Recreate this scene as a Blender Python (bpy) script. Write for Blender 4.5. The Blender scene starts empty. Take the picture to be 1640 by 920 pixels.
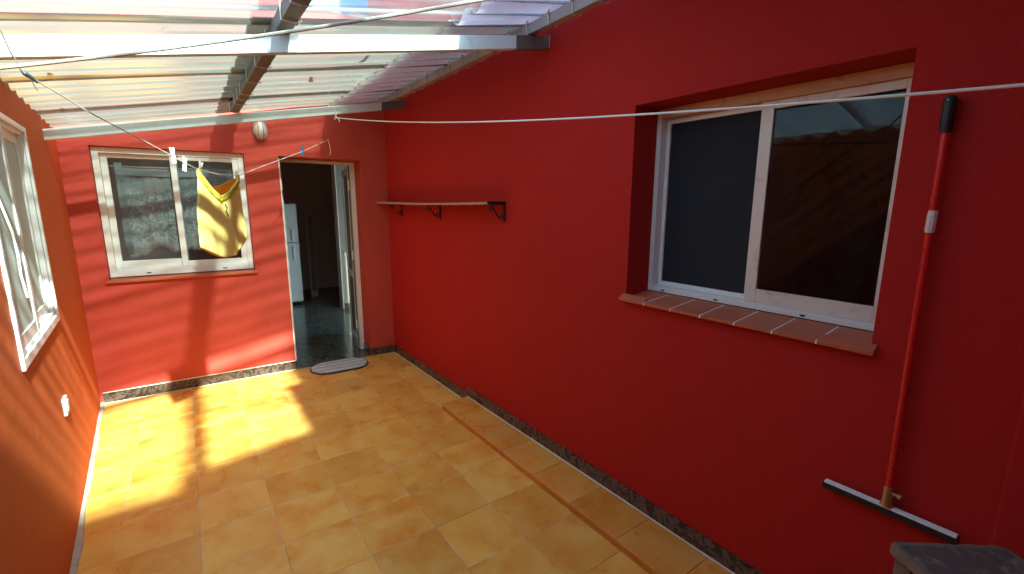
import bpy, bmesh, math, random
from mathutils import Vector, Matrix, Quaternion
random.seed(7)
S = bpy.context.scene
R = math.radians
# ------------------------------------------------------------------ camera
cam_d = bpy.data.cameras.new("camera")
cam = bpy.data.objects.new("camera", cam_d)
S.collection.objects.link(cam)
S.camera = cam
cam_d.sensor_width = 36.0
cam_d.lens = 728.0 / 1640.0 * 36.0
cam_d.clip_start = 0.02
cam_d.clip_end = 2000.0
YAW, PITCH, ROLL = R(35.6226), R(10.4938), R(0.2128)
F = Vector((math.sin(YAW)*math.cos(PITCH), math.cos(YAW)*math.cos(PITCH), -math.sin(PITCH)))
R0 = Vector((math.cos(YAW), -math.sin(YAW), 0)); U0 = R0.cross(F)
RR = R0*math.cos(ROLL) + U0*math.sin(ROLL); UU = U0*math.cos(ROLL) - R0*math.sin(ROLL)
m = Matrix((RR, UU, -F)).transposed().to_4x4()
m.translation = Vector((0, 0, 1.6))
cam.matrix_world = m
# ------------------------------------------------------------------ sky, sun, exposure
SUN_TO = Vector((0.205, -1.18, 1.0)).normalized()          # direction towards the sun
SUN_EL = math.asin(SUN_TO.z)
SUN_AZ = math.atan2(SUN_TO.x, SUN_TO.y)
W = bpy.data.worlds.new("World"); S.world = W; W.use_nodes = True
wn = W.node_tree.nodes; bg = wn["Background"]
sky = wn.new("ShaderNodeTexSky"); sky.sky_type = 'NISHITA'; sky.sun_disc = False
sky.sun_elevation = SUN_EL; sky.sun_rotation = SUN_AZ
W.node_tree.links.new(sky.outputs[0], bg.inputs[0])
bg.inputs[1].default_value = 0.15
sl = bpy.data.lights.new("sun", 'SUN'); sl.energy = 5.0; sl.angle = R(1.6); sl.color = (1.0, 0.95, 0.86)
so = bpy.data.objects.new("sun", sl); S.collection.objects.link(so)
so.rotation_euler = (-SUN_TO).to_track_quat('-Z', 'Y').to_euler()
so.location = (3, -20, 20)
S.view_settings.view_transform = 'Standard'; S.view_settings.look = 'None'
S.view_settings.exposure = 2.85; S.view_settings.gamma = 1.0
S.view_settings.use_white_balance = True
S.view_settings.white_balance_temperature = 5600; S.view_settings.white_balance_tint = -18
S.render.engine = 'CYCLES'
cy = S.cycles
cy.use_denoising = True
cy.max_bounces = 12; cy.diffuse_bounces = 7; cy.glossy_bounces = 4
cy.transmission_bounces = 6; cy.transparent_max_bounces = 24
cy.sample_clamp_indirect = 6.0
cy.caustics_reflective = False; cy.caustics_refractive = False

# ------------------------------------------------------------------ materials
def nt(name):
    mt = bpy.data.materials.new(name); mt.use_nodes = True
    t = mt.node_tree
    return mt, t, t.nodes, t.links, t.nodes["Principled BSDF"]
def coords(t, kind="Object"):
    return t.nodes.new("ShaderNodeTexCoord").outputs[kind]
def noise(t, vec, scale, detail=4, rough=0.55, dist=0.0):
    n = t.nodes.new("ShaderNodeTexNoise")
    n.inputs["Scale"].default_value = scale; n.inputs["Detail"].default_value = detail
    n.inputs["Roughness"].default_value = rough; n.inputs["Distortion"].default_value = dist
    t.links.new(vec, n.inputs["Vector"]); return n.outputs["Fac"]
def ramp(t, fac, stops, interp='LINEAR'):
    r = t.nodes.new("ShaderNodeValToRGB"); cr = r.color_ramp; cr.interpolation = interp
    while len(cr.elements) < len(stops): cr.elements.new(0.5)
    for e, (p, c) in zip(cr.elements, stops):
        e.position = p; e.color = (c[0], c[1], c[2], 1) if not isinstance(c, (int, float)) else (c, c, c, 1)
    t.links.new(fac, r.inputs[0]); return r.outputs[0]
def mixc(t, fac, a, b, mode='MIX'):
    n = t.nodes.new("ShaderNodeMix"); n.data_type = 'RGBA'; n.blend_type = mode
    for i, v in ((0, fac), (6, a), (7, b)):
        if isinstance(v, (int, float)): n.inputs[i].default_value = v if i == 0 else (v, v, v, 1)
        elif isinstance(v, tuple): n.inputs[i].default_value = (*v, 1)
        else: t.links.new(v, n.inputs[i])
    return n.outputs[2]
def math_(t, op, a, b=0.0, clamp=False):
    n = t.nodes.new("ShaderNodeMath"); n.operation = op; n.use_clamp = clamp
    for i, v in ((0, a), (1, b)):
        if isinstance(v, (int, float)): n.inputs[i].default_value = v
        else: t.links.new(v, n.inputs[i])
    return n.outputs[0]
def bump(t, h, strength, dist, bsdf, prev=None):
    b = t.nodes.new("ShaderNodeBump"); b.inputs["Strength"].default_value = strength
    b.inputs["Distance"].default_value = dist
    t.links.new(h, b.inputs["Height"])
    if prev: t.links.new(prev, b.inputs["Normal"])
    t.links.new(b.outputs[0], bsdf.inputs["Normal"]); return b.outputs[0]
def mapping(t, vec, scale=(1, 1, 1), loc=None):
    n = t.nodes.new("ShaderNodeMapping"); n.inputs["Scale"].default_value = scale
    t.links.new(vec, n.inputs["Vector"])
    if loc is not None: t.links.new(loc, n.inputs["Location"])
    return n.outputs[0]
def rand_offset(t, k=41.0):
    oi = t.nodes.new("ShaderNodeObjectInfo")
    c = t.nodes.new("ShaderNodeCombineXYZ")
    for i, f in enumerate((k, k*1.7, k*0.6)):
        t.links.new(math_(t, 'MULTIPLY', oi.outputs["Random"], f), c.inputs[i])
    return c.outputs[0], oi.outputs["Random"]

def wall_paint(name, col):
    mt, t, n, l, p = nt(name)
    c = coords(t)
    big = noise(t, c, 1.1, 3, 0.5); fine = noise(t, c, 9.0, 5, 0.6)
    a = tuple(x*0.90 for x in col); b = tuple(min(1, x*1.08) for x in col)
    col1 = mixc(t, big, a, b)
    col2 = mixc(t, ramp(t, fine, [(0.35, 0.0), (0.75, 0.35)]), col1, tuple(min(1, x*1.05+0.002) for x in col))
    # drips, rubs and small chips
    sm = noise(t, mapping(t, c, (7.0, 7.0, 1.1)), 1.6, 5, 0.6, 0.4)
    col3 = mixc(t, ramp(t, sm, [(0.60, 0.0), (0.74, 0.28)]), col2, tuple(x*0.78+0.004 for x in col))
    v = n.new("ShaderNodeTexVoronoi"); v.inputs["Scale"].default_value = 2.1; l.new(c, v.inputs["Vector"])
    col4 = mixc(t, ramp(t, v.outputs["Distance"], [(0.0, 0.55), (0.016, 0.5), (0.022, 0.0)]), col3, tuple(x*0.25+0.01 for x in col))
    l.new(col4, p.inputs["Base Color"])
    l.new(math_(t, 'ADD', math_(t, 'MULTIPLY', fine, 0.2), 0.68), p.inputs["Roughness"])
    p.inputs["Specular IOR Level"].default_value = 0.18
    b1 = bump(t, noise(t, c, 2.6, 4, 0.55), 0.55, 0.016, p)
    b2 = bump(t, noise(t, mapping(t, c, (1, 1, 0.35)), 22.0, 3, 0.6), 0.30, 0.003, p, b1)
    bump(t, noise(t, c, 170.0, 2, 0.5), 0.35, 0.002, p, b2)
    return mt
def plain(name, col, rough=0.5, metal=0.0, var=0.12, vs=8.0, bmp=0.1, bs=90.0, spec=0.5, dirt=None):
    mt, t, n, l, p = nt(name)
    c = coords(t)
    f = noise(t, c, vs, 5, 0.6)
    a = tuple(max(0, x*(1-var)) for x in col); b = tuple(min(1, x*(1+var*0.6)) for x in col)
    cc = mixc(t, f, a, b)
    if dirt:
        d = noise(t, c, vs*2.3, 6, 0.7, 0.6)
        cc = mixc(t, ramp(t, d, [(0.52, 0.0), (0.72, 0.65)]), cc, dirt)
    l.new(cc, p.inputs["Base Color"]); p.inputs["Metallic"].default_value = metal
    l.new(math_(t, 'ADD', math_(t, 'MULTIPLY', f, 0.2), rough-0.1), p.inputs["Roughness"])
    p.inputs["Specular IOR Level"].default_value = spec
    if bmp: bump(t, noise(t, c, bs, 3, 0.6), bmp, 0.003, p)
    return mt
def floor_tile_mat(name, dark=1.0, cols=None):
    mt, t, n, l, p = nt(name)
    off, rnd = rand_offset(t)
    c = mapping(t, coords(t), (1, 1, 1), off)
    n1 = noise(t, mapping(t, c, (1.0, 1.0, 1)), 4.2, 4, 0.55, 0.5)
    n2 = noise(t, c, 6.0, 4, 0.55, 0.5)
    n3 = noise(t, c, 38.0, 3, 0.6)
    A = tuple(x*dark for x in (0.82, 0.50, 0.105)); B = tuple(x*dark for x in (0.70, 0.31, 0.045)); P = tuple(x*dark for x in (0.84, 0.59, 0.17))
    if cols: A, B, P = cols
    c1 = mixc(t, ramp(t, n1, [(0.30, 0.0), (0.66, 1.0)]), A, B)
    c2 = mixc(t, ramp(t, n2, [(0.45, 0.0), (0.75, 0.75)]), c1, P)
    # tile to tile tone
    c2 = mixc(t, 1.0, c2, ramp(t, rnd, [(0.0, (0.90, 0.86, 0.82)), (0.5, (1.0, 1.0, 1.0)), (1.0, (1.06, 1.08, 1.10))]), 'MULTIPLY')
    sp = ramp(t, n3, [(0.70, 0.0), (0.80, 0.35)])
    c3 = mixc(t, sp, c2, (0.30, 0.13, 0.03))
    # cement smears left on the glaze, rubbed edges
    sm = noise(t, c, 6.5, 6, 0.75, 2.2)
    c4 = mixc(t, ramp(t, sm, [(0.69, 0.0), (0.74, 0.40)]), c3, (0.80, 0.70, 0.50))
    raw = coords(t); sx = n.new("ShaderNodeSeparateXYZ"); l.new(raw, sx.inputs[0])
    edge = math_(t, 'MAXIMUM', math_(t, 'ABSOLUTE', sx.outputs[0]), math_(t, 'ABSOLUTE', sx.outputs[1]))
    em = ramp(t, edge, [(0.150, 0.0), (0.1585, 1.0)])
    res = ramp(t, noise(t, c, 9.0, 4, 0.65), [(0.50, 0.0), (0.62, 1.0)])
    c5 = mixc(t, math_(t, 'MULTIPLY', math_(t, 'MULTIPLY', em, res), 0.42), c4, (0.84, 0.74, 0.54))
    grime = ramp(t, noise(t, c, 5.0, 3, 0.6), [(0.52, 0.0), (0.66, 1.0)])
    em2 = ramp(t, edge, [(0.1515, 0.0), (0.159, 1.0)])
    c6 = mixc(t, math_(t, 'MULTIPLY', math_(t, 'MULTIPLY', em2, grime), 0.35), c5, (0.30, 0.16, 0.05))
    l.new(c6, p.inputs["Base Color"])
    l.new(ramp(t, n2, [(0.2, 0.20), (0.8, 0.40)]), p.inputs["Roughness"])
    p.inputs["Specular IOR Level"].default_value = 0.55
    bump(t, noise(t, c, 14.0, 4, 0.6), 0.25, 0.003, p)
    return mt
def marble(name, base, vein, sc=7.0, rough=0.18):
    mt, t, n, l, p = nt(name)
    off, rnd = rand_offset(t, 23.0)
    c = mapping(t, coords(t), (1, 1, 1), off)
    n1 = noise(t, c, sc, 8, 0.72, 2.5)
    v = ramp(t, n1, [(0.40, 0.0), (0.49, 0.9), (0.53, 0.15), (0.60, 0.0), (0.68, 0.7), (0.74, 0.1)])
    n2 = noise(t, c, sc*4, 5, 0.7)
    c1 = mixc(t, n2, tuple(x*0.5 for x in base), tuple(x*1.7 for x in base))
    l.new(mixc(t, v, c1, vein), p.inputs["Base Color"]); p.inputs["Roughness"].default_value = rough
    return mt
def sheet_mat(name, tint, transp, body, power, dirtc, base=0.0, soft=0.6):
    """Weathered translucent roofing: part of the light goes straight through, less the more slantingly it
    meets the sheet; the rest is scattered."""
    mt, t, n, l, p = nt(name)
    n.remove(p)
    out = n["Material Output"]
    c = coords(t)
    lw = n.new("ShaderNodeLayerWeight"); lw.inputs["Blend"].default_value = 0.5
    cosv = math_(t, 'SUBTRACT', 1.0, lw.outputs["Facing"])
    clear = math_(t, 'MULTIPLY', math_(t, 'ADD', math_(t, 'MULTIPLY', math_(t, 'POWER', cosv, power), 1.0-base), base), transp, True)
    dirt = noise(t, mapping(t, c, (0.5, 6.0, 3.0)), 2.4, 6, 0.7, 0.3)
    dr = ramp(t, dirt, [(0.42, 1.0), (0.66, 0.45)])
    clear = math_(t, 'MULTIPLY', clear, dr)
    spk = noise(t, c, 22.0, 3, 0.7)
    clear = math_(t, 'MULTIPLY', clear, ramp(t, spk, [(0.70, 1.0), (0.76, 0.3)]))
    tr = n.new("ShaderNodeBsdfTransparent"); tr.inputs[0].default_value = (*tint, 1)
    bc = mixc(t, ramp(t, dirt, [(0.40, 0.0), (0.75, 0.6)]), body, dirtc)
    bc = mixc(t, ramp(t, spk, [(0.70, 0.0), (0.76, 0.5)]), bc, tuple(x*0.35 for x in dirtc))
    tl = n.new("ShaderNodeBsdfTranslucent"); l.new(bc, tl.inputs[0])
    df = n.new("ShaderNodeBsdfDiffuse"); l.new(bc, df.inputs[0])
    # light spreads inside the sheet, which evens out its ribs
    ge = n.new("ShaderNodeNewGeometry"); vm = n.new("ShaderNodeMix"); vm.data_type = 'VECTOR'; vm.inputs[0].default_value = soft
    sg = n.new("ShaderNodeVectorMath"); sg.operation = 'DOT_PRODUCT'; l.new(ge.outputs["Normal"], sg.inputs[0]); sg.inputs[1].default_value = (-0.19, 0, 0.98)
    up = n.new("ShaderNodeVectorMath"); up.operation = 'SCALE'; up.inputs[0].default_value = (-0.19, 0, 0.98)
    l.new(math_(t, 'SIGN', sg.outputs["Value"]), up.inputs["Scale"])
    l.new(ge.outputs["Normal"], vm.inputs[4]); l.new(up.outputs[0], vm.inputs[5])
    nv = n.new("ShaderNodeVectorMath"); nv.operation = 'NORMALIZE'; l.new(vm.outputs[1], nv.inputs[0])
    l.new(nv.outputs[0], tl.inputs["Normal"]); l.new(nv.outputs[0], df.inputs["Normal"])
    m1 = n.new("ShaderNodeMixShader"); m1.inputs[0].default_value = 0.22
    l.new(tl.outputs[0], m1.inputs[1]); l.new(df.outputs[0], m1.inputs[2])
    m2 = n.new("ShaderNodeMixShader"); l.new(clear, m2.inputs[0])
    l.new(m1.outputs[0], m2.inputs[1]); l.new(tr.outputs[0], m2.inputs[2])
    gl = n.new("ShaderNodeBsdfGlossy"); gl.inputs["Roughness"].default_value = 0.18
    fr = n.new("ShaderNodeFresnel"); fr.inputs[0].default_value = 1.35
    m3 = n.new("ShaderNodeMixShader"); l.new(math_(t, 'MULTIPLY', fr.outputs[0], 0.35), m3.inputs[0])
    l.new(m2.outputs[0], m3.inputs[1]); l.new(gl.outputs[0], m3.inputs[2])
    l.new(m3.outputs[0], out.inputs[0])
    return mt
def glass_mat(name, tint=(0.92, 0.95, 0.95), ior=1.5):
    mt, t, n, l, p = nt(name); n.remove(p)
    tr = n.new("ShaderNodeBsdfTransparent"); tr.inputs[0].default_value = (*tint, 1)
    gl = n.new("ShaderNodeBsdfGlossy"); gl.inputs["Roughness"].default_value = 0.004
    fr = n.new("ShaderNodeFresnel"); fr.inputs[0].default_value = ior
    b = n.new("ShaderNodeBump"); b.inputs["Strength"].default_value = 0.03; b.inputs["Distance"].default_value = 0.01
    l.new(noise(t, coords(t), 2.2, 2, 0.5), b.inputs["Height"]); l.new(b.outputs[0], gl.inputs["Normal"])
    mx = n.new("ShaderNodeMixShader"); l.new(fr.outputs[0], mx.inputs[0])
    l.new(tr.outputs[0], mx.inputs[1]); l.new(gl.outputs[0], mx.inputs[2])
    ds = n.new("ShaderNodeBsdfDiffuse"); ds.inputs[0].default_value = (0.62, 0.58, 0.54, 1)
    c = coords(t); sm = noise(t, mapping(t, c, (3.0, 3.0, 1.0)), 3.0, 6, 0.7, 0.8)
    m2 = n.new("ShaderNodeMixShader"); l.new(ramp(t, sm, [(0.35, 0.002), (0.75, 0.016)]), m2.inputs[0])
    l.new(mx.outputs[0], m2.inputs[1]); l.new(ds.outputs[0], m2.inputs[2])
    l.new(m2.outputs[0], n["Material Output"].inputs[0])
    return mt
def cloth_mat(name, col, trans=0.45, wave=None):
    mt, t, n, l, p = nt(name); n.remove(p)
    c = coords(t)
    f = noise(t, c, 30, 4, 0.6)
    cc = mixc(t, f, tuple(x*0.85 for x in col), col)
    d = n.new("ShaderNodeBsdfDiffuse"); l.new(cc, d.inputs[0])
    tl = n.new("ShaderNodeBsdfTranslucent"); l.new(cc, tl.inputs[0])
    b = n.new("ShaderNodeBump"); b.inputs["Strength"].default_value = 0.3; b.inputs["Distance"].default_value = 0.002
    l.new(noise(t, c, 260, 2, 0.5), b.inputs["Height"]); l.new(b.outputs[0], d.inputs["Normal"])
    mx = n.new("ShaderNodeMixShader"); mx.inputs[0].default_value = trans
    l.new(d.outputs[0], mx.inputs[1]); l.new(tl.outputs[0], mx.inputs[2])
    l.new(mx.outputs[0], n["Material Output"].inputs[0]); return mt
def lace_mat(name):
    mt, t, n, l, p = nt(name)
    c = coords(t)
    sep = n.new("ShaderNodeSeparateXYZ"); l.new(c, sep.inputs[0])
    border = ramp(t, sep.outputs[2], [(0.10, 1.0), (0.13, 0.0)])           # the dense scalloped border
    head = ramp(t, sep.outputs[2], [(0.50, 0.0), (0.56, 1.0)])             # plain cloth above the pattern
    w = noise(t, c, 7.0, 2, 0.45, 1.6)
    def vor(scale, wobble):
        v = n.new("ShaderNodeTexVoronoi"); v.feature = 'DISTANCE_TO_EDGE'; v.inputs["Scale"].default_value = scale
        nn = n.new("ShaderNodeTexNoise"); nn.inputs["Scale"].default_value = 6; nn.inputs["Detail"].default_value = 1; l.new(c, nn.inputs["Vector"])
        sc = n.new("ShaderNodeVectorMath"); sc.operation = 'SCALE'; sc.inputs["Scale"].default_value = wobble; l.new(nn.outputs["Color"], sc.inputs[0])
        ad = n.new("ShaderNodeVectorMath"); ad.operation = 'ADD'; l.new(c, ad.inputs[0]); l.new(sc.outputs[0], ad.inputs[1])
        l.new(ad.outputs[0], v.inputs["Vector"]); return v.outputs["Distance"]
    petals = ramp(t, vor(17, 0.2), [(0.02, 1.0), (0.07, 0.15), (0.22, 0.0), (0.26, 0.7), (0.30, 0.0)])
    fine = ramp(t, vor(55, 0.05), [(0.05, 1.0), (0.16, 0.0)])
    vines = ramp(t, w, [(0.40, 0.0), (0.44, 1.0), (0.47, 0.1), (0.55, 0.0), (0.60, 0.9), (0.63, 0.1)])
    dens = math_(t, 'ADD', math_(t, 'MULTIPLY', math_(t, 'MAXIMUM', petals, vines), 0.75), 0.22, True)
    dens = mixc(t, border, dens, math_(t, 'ADD', math_(t, 'MULTIPLY', fine, 0.3), 0.7, True))
    dens = mixc(t, head, dens, 0.45)
    alpha = math_(t, 'ADD', math_(t, 'MULTIPLY', dens, 0.22), 0.80, True)
    l.new(mixc(t, dens, (0.36, 0.44, 0.47), (0.97, 0.98, 0.98)), p.inputs["Base Color"])
    p.inputs["Roughness"].default_value = 0.9; l.new(alpha, p.inputs["Alpha"])
    return mt

M = {}
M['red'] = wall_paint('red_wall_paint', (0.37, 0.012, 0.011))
M['red_back'] = wall_paint('sunlit_red_wall_paint', (0.47, 0.066, 0.047))  # same red as the right wall; sunlight put into the colour as coral
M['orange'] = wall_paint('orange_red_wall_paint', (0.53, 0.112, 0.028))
M['soffit'] = M['red']
M['tile'] = floor_tile_mat('ochre_floor_tile')
M['riser'] = floor_tile_mat('orange_riser_tile', 1.0, ((0.56, 0.23, 0.045), (0.48, 0.165, 0.025), (0.60, 0.30, 0.08)))
M['tread'] = floor_tile_mat('tread_tile', 1.0, ((0.78, 0.41, 0.08), (0.66, 0.25, 0.032), (0.72, 0.46, 0.15)))
M['grout'] = plain('pale_grout', (0.62, 0.50, 0.30), 0.85, vs=20, var=0.25, bmp=0.3)
M['cement'] = plain('cement_strip', (0.50, 0.44, 0.36), 0.85, vs=9, var=0.4, bmp=0.5, bs=40, dirt=(0.30, 0.14, 0.09))
M['marble'] = marble('dark_brown_marble', (0.022, 0.014, 0.012), (0.16, 0.12, 0.095), 5.5)
M['marble_floor'] = marble('green_black_marble', (0.035, 0.042, 0.036), (0.16, 0.18, 0.15), 6.0, 0.16)
M['white'] = plain('white_lacquered_aluminium', (0.80, 0.80, 0.78), 0.32, var=0.06, bmp=0.04, bs=30, dirt=(0.70, 0.69, 0.65))
M['white_old'] = plain('stained_white_aluminium', (0.74, 0.68, 0.60), 0.38, var=0.10, bmp=0.06, bs=30, vs=5, dirt=(0.50, 0.24, 0.12))
M['head_wood'] = plain('paint_smeared_frame_head', (0.66, 0.42, 0.24), 0.5, var=0.25, vs=7, dirt=(0.42, 0.06, 0.03))
M['steel'] = plain('pale_painted_steel', (0.70, 0.76, 0.76), 0.42, 0.0, var=0.07, vs=6, bmp=0.08, dirt=(0.50, 0.55, 0.55))
M['steel_grey'] = plain('galvanised_steel', (0.42, 0.42, 0.40), 0.5, 0.35, var=0.2, vs=12, bmp=0.1, dirt=(0.30, 0.25, 0.20))
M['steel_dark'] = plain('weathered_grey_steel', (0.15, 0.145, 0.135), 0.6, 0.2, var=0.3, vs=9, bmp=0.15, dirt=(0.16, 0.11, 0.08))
M['sheet_milk'] = sheet_mat('milky_translucent_roofing', (0.95, 0.95, 0.92), 0.11, (0.165, 0.175, 0.147), 1.0, (0.13, 0.13, 0.105), 0.5, 0.72)
M['sheet_end'] = sheet_mat('whitish_translucent_roofing', (0.90, 0.90, 0.95), 0.22, (0.95, 0.94, 0.97), 1.0, (0.72, 0.69, 0.66), 0.3)
M['sheet_clear'] = sheet_mat('clear_translucent_roofing', (0.97, 0.97, 0.97), 0.74, (0.235, 0.245, 0.255), 1.0, (0.17, 0.165, 0.16), 0.42)
M['sheet_fibre_shade'] = plain('fibre_cement_shade_roofing', (0.30, 0.29, 0.27), 0.85, vs=5, var=0.3, bmp=0.5, dirt=(0.18, 0.16, 0.14))
M['hook'] = plain('pale_wire', (0.75, 0.73, 0.68), 0.4, 0.2, bmp=0)
M['glass'] = glass_mat('window_glass')
M['glass_dusk'] = glass_mat('tinted_window_glass', (0.75, 0.77, 0.80), 1.30)
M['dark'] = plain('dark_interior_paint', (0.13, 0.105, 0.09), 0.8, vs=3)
M['kitchen'] = plain('kitchen_wall_paint', (0.70, 0.58, 0.52), 0.8, vs=3)
M['beige'] = plain('dim_beige_interior_paint', (0.30, 0.27, 0.24), 0.8, vs=3)
M['screen'] = plain('charcoal_insect_screen', (0.030, 0.034, 0.040), 0.9, vs=2, var=0.4, bmp=0.3, bs=600, spec=0.15)
M['frost'] = plain('frosted_pale_pane', (0.50, 0.56, 0.54), 0.55, var=0.12, vs=3, bmp=0.02, spec=0.25)
M['leaf'] = plain('dry_brown_leaf', (0.16, 0.085, 0.03), 0.8, vs=30, var=0.4)
M['terra'] = plain('terracotta_sill_tile', (0.44, 0.105, 0.050), 0.5, var=0.2, vs=14, bmp=0.2, dirt=(0.30, 0.10, 0.06))
M['whitegrout'] = plain('white_grout', (0.78, 0.75, 0.70), 0.8, bmp=0.2)
M['lace'] = lace_mat('white_lace')
M['hem'] = cloth_mat('white_curtain_cloth', (0.74, 0.79, 0.80), 0.2)
M['yellow'] = cloth_mat('yellow_swimsuit_cloth', (0.95, 0.80, 0.28), 0.40)
M['orange_cloth'] = cloth_mat('shaded_inside_cloth', (0.90, 0.42, 0.03), 0.40)  # inside of the yellow suit; shade and transmitted light coloured in as orange
M['lime'] = cloth_mat('lime_trim_cloth', (0.72, 0.68, 0.06), 0.40)
M['rope'] = plain('white_rope', (0.78, 0.76, 0.70), 0.8, vs=60, bmp=0.5, bs=300)
M['rope_grey'] = plain('greyed_rope', (0.50, 0.48, 0.43), 0.8, vs=60, var=0.3, bmp=0.5, bs=300)
M['wire'] = plain('dark_coated_wire', (0.10, 0.12, 0.12), 0.5, bmp=0)
M['peg'] = plain('white_plastic_peg', (0.85, 0.83, 0.74), 0.35, bmp=0)
M['bluepeg'] = plain('blue_plastic', (0.03, 0.22, 0.62), 0.35, bmp=0)
M['bluebasin'] = plain('light_blue_plastic', (0.02, 0.28, 0.75), 0.4, bmp=0.05)
M['wood'] = plain('raw_shelf_wood', (0.42, 0.27, 0.17), 0.7, vs=25, var=0.3, bmp=0.4, bs=50)
M['iron'] = plain('black_wrought_iron', (0.018, 0.012, 0.012), 0.45, 0.4, bmp=0.2)
M['pole'] = plain('red_plastic_coated_pole', (0.55, 0.012, 0.016), 0.28, bmp=0.02)
M['black'] = plain('black_rubber', (0.012, 0.012, 0.014), 0.55, bmp=0.1)
M['alu'] = plain('sky_lit_aluminium_channel', (0.86, 0.93, 1.0), 0.4, 0.0, bmp=0.03)  # pale blue base colour carries the sky's reflection on the metal
M['brass'] = plain('brassy_socket', (0.42, 0.30, 0.12), 0.4, 0.7, bmp=0.1, dirt=(0.2, 0.12, 0.05))
M['label'] = plain('torn_white_sticker', (0.72, 0.66, 0.66), 0.5, vs=60, var=0.3, dirt=(0.45, 0.06, 0.08))
M['mat_grey'] = plain('pale_grey_ribbed_textile', (0.46, 0.53, 0.57), 0.9, vs=45, var=0.35, bmp=0.6, bs=250)
M['mat_light'] = plain('light_mat_stripe', (0.72, 0.77, 0.80), 0.9, vs=45, var=0.2, bmp=0.6, bs=250)
M['stone'] = plain('worn_grey_slab', (0.10, 0.088, 0.082), 0.75, vs=11, var=0.35, bmp=0.6, bs=35, dirt=(0.38, 0.33, 0.27))
M['stone_rim'] = plain('pale_worn_edge', (0.19, 0.15, 0.12), 0.8, vs=30, var=0.4, bmp=0.8, bs=45, dirt=(0.18, 0.14, 0.11))
M['woodleg'] = plain('grey_weathered_wood', (0.20, 0.16, 0.13), 0.8, vs=18, var=0.3, bmp=0.4)
M['lampbody'] = plain('grey_cast_metal', (0.34, 0.33, 0.31), 0.5, 0.3, bmp=0.2)
M['lampglass'] = plain('frosted_lamp_glass', (0.74, 0.72, 0.68), 0.25, bmp=0.03)
M['fridge'] = plain('white_enamel', (0.70, 0.72, 0.72), 0.3, bmp=0)
M['ground'] = plain('dry_ground', (0.22, 0.18, 0.13), 0.95, vs=0.8, var=0.3, bmp=0.6, bs=4)
M['plaster'] = plain('pale_outer_plaster', (0.55, 0.42, 0.36), 0.85, vs=2)
M['roofslab'] = plain('terracotta_roof_screed', (0.34, 0.16, 0.09), 0.9, vs=3)
M['paneldark'] = plain('dark_brown_door_panel', (0.06, 0.055, 0.06), 0.45, vs=6)

# ------------------------------------------------------------------ helpers
COL = S.collection
def tag(o, label=None, cat=None, group=None, kind=None):
    for k, v in (('label', label), ('category', cat), ('group', group), ('kind', kind)):
        if v: o[k] = v
    return o
def thing(name, loc, label=None, cat=None, group=None, kind=None, rotz=0.0):
    o = bpy.data.objects.new(name, None); COL.objects.link(o)
    o.empty_display_size = 0.05
    o.location = loc; o.rotation_euler = (0, 0, rotz)
    return tag(o, label, cat, group, kind)
class Fr:
    """A wall's own frame: s along the wall, o out of the wall into the patio, z up."""
    def __init__(self, a, b, flip=1):
        self.a = Vector((a[0], a[1], 0)); d = Vector((b[0]-a[0], b[1]-a[1], 0)); self.L = d.length
        self.d = d.normalized(); self.n = Vector((self.d.y, -self.d.x, 0))*flip
    def __call__(self, s, o, z): return self.a + self.d*s + self.n*o + Vector((0, 0, z))
ID = lambda x, y, z: Vector((x, y, z))
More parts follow.
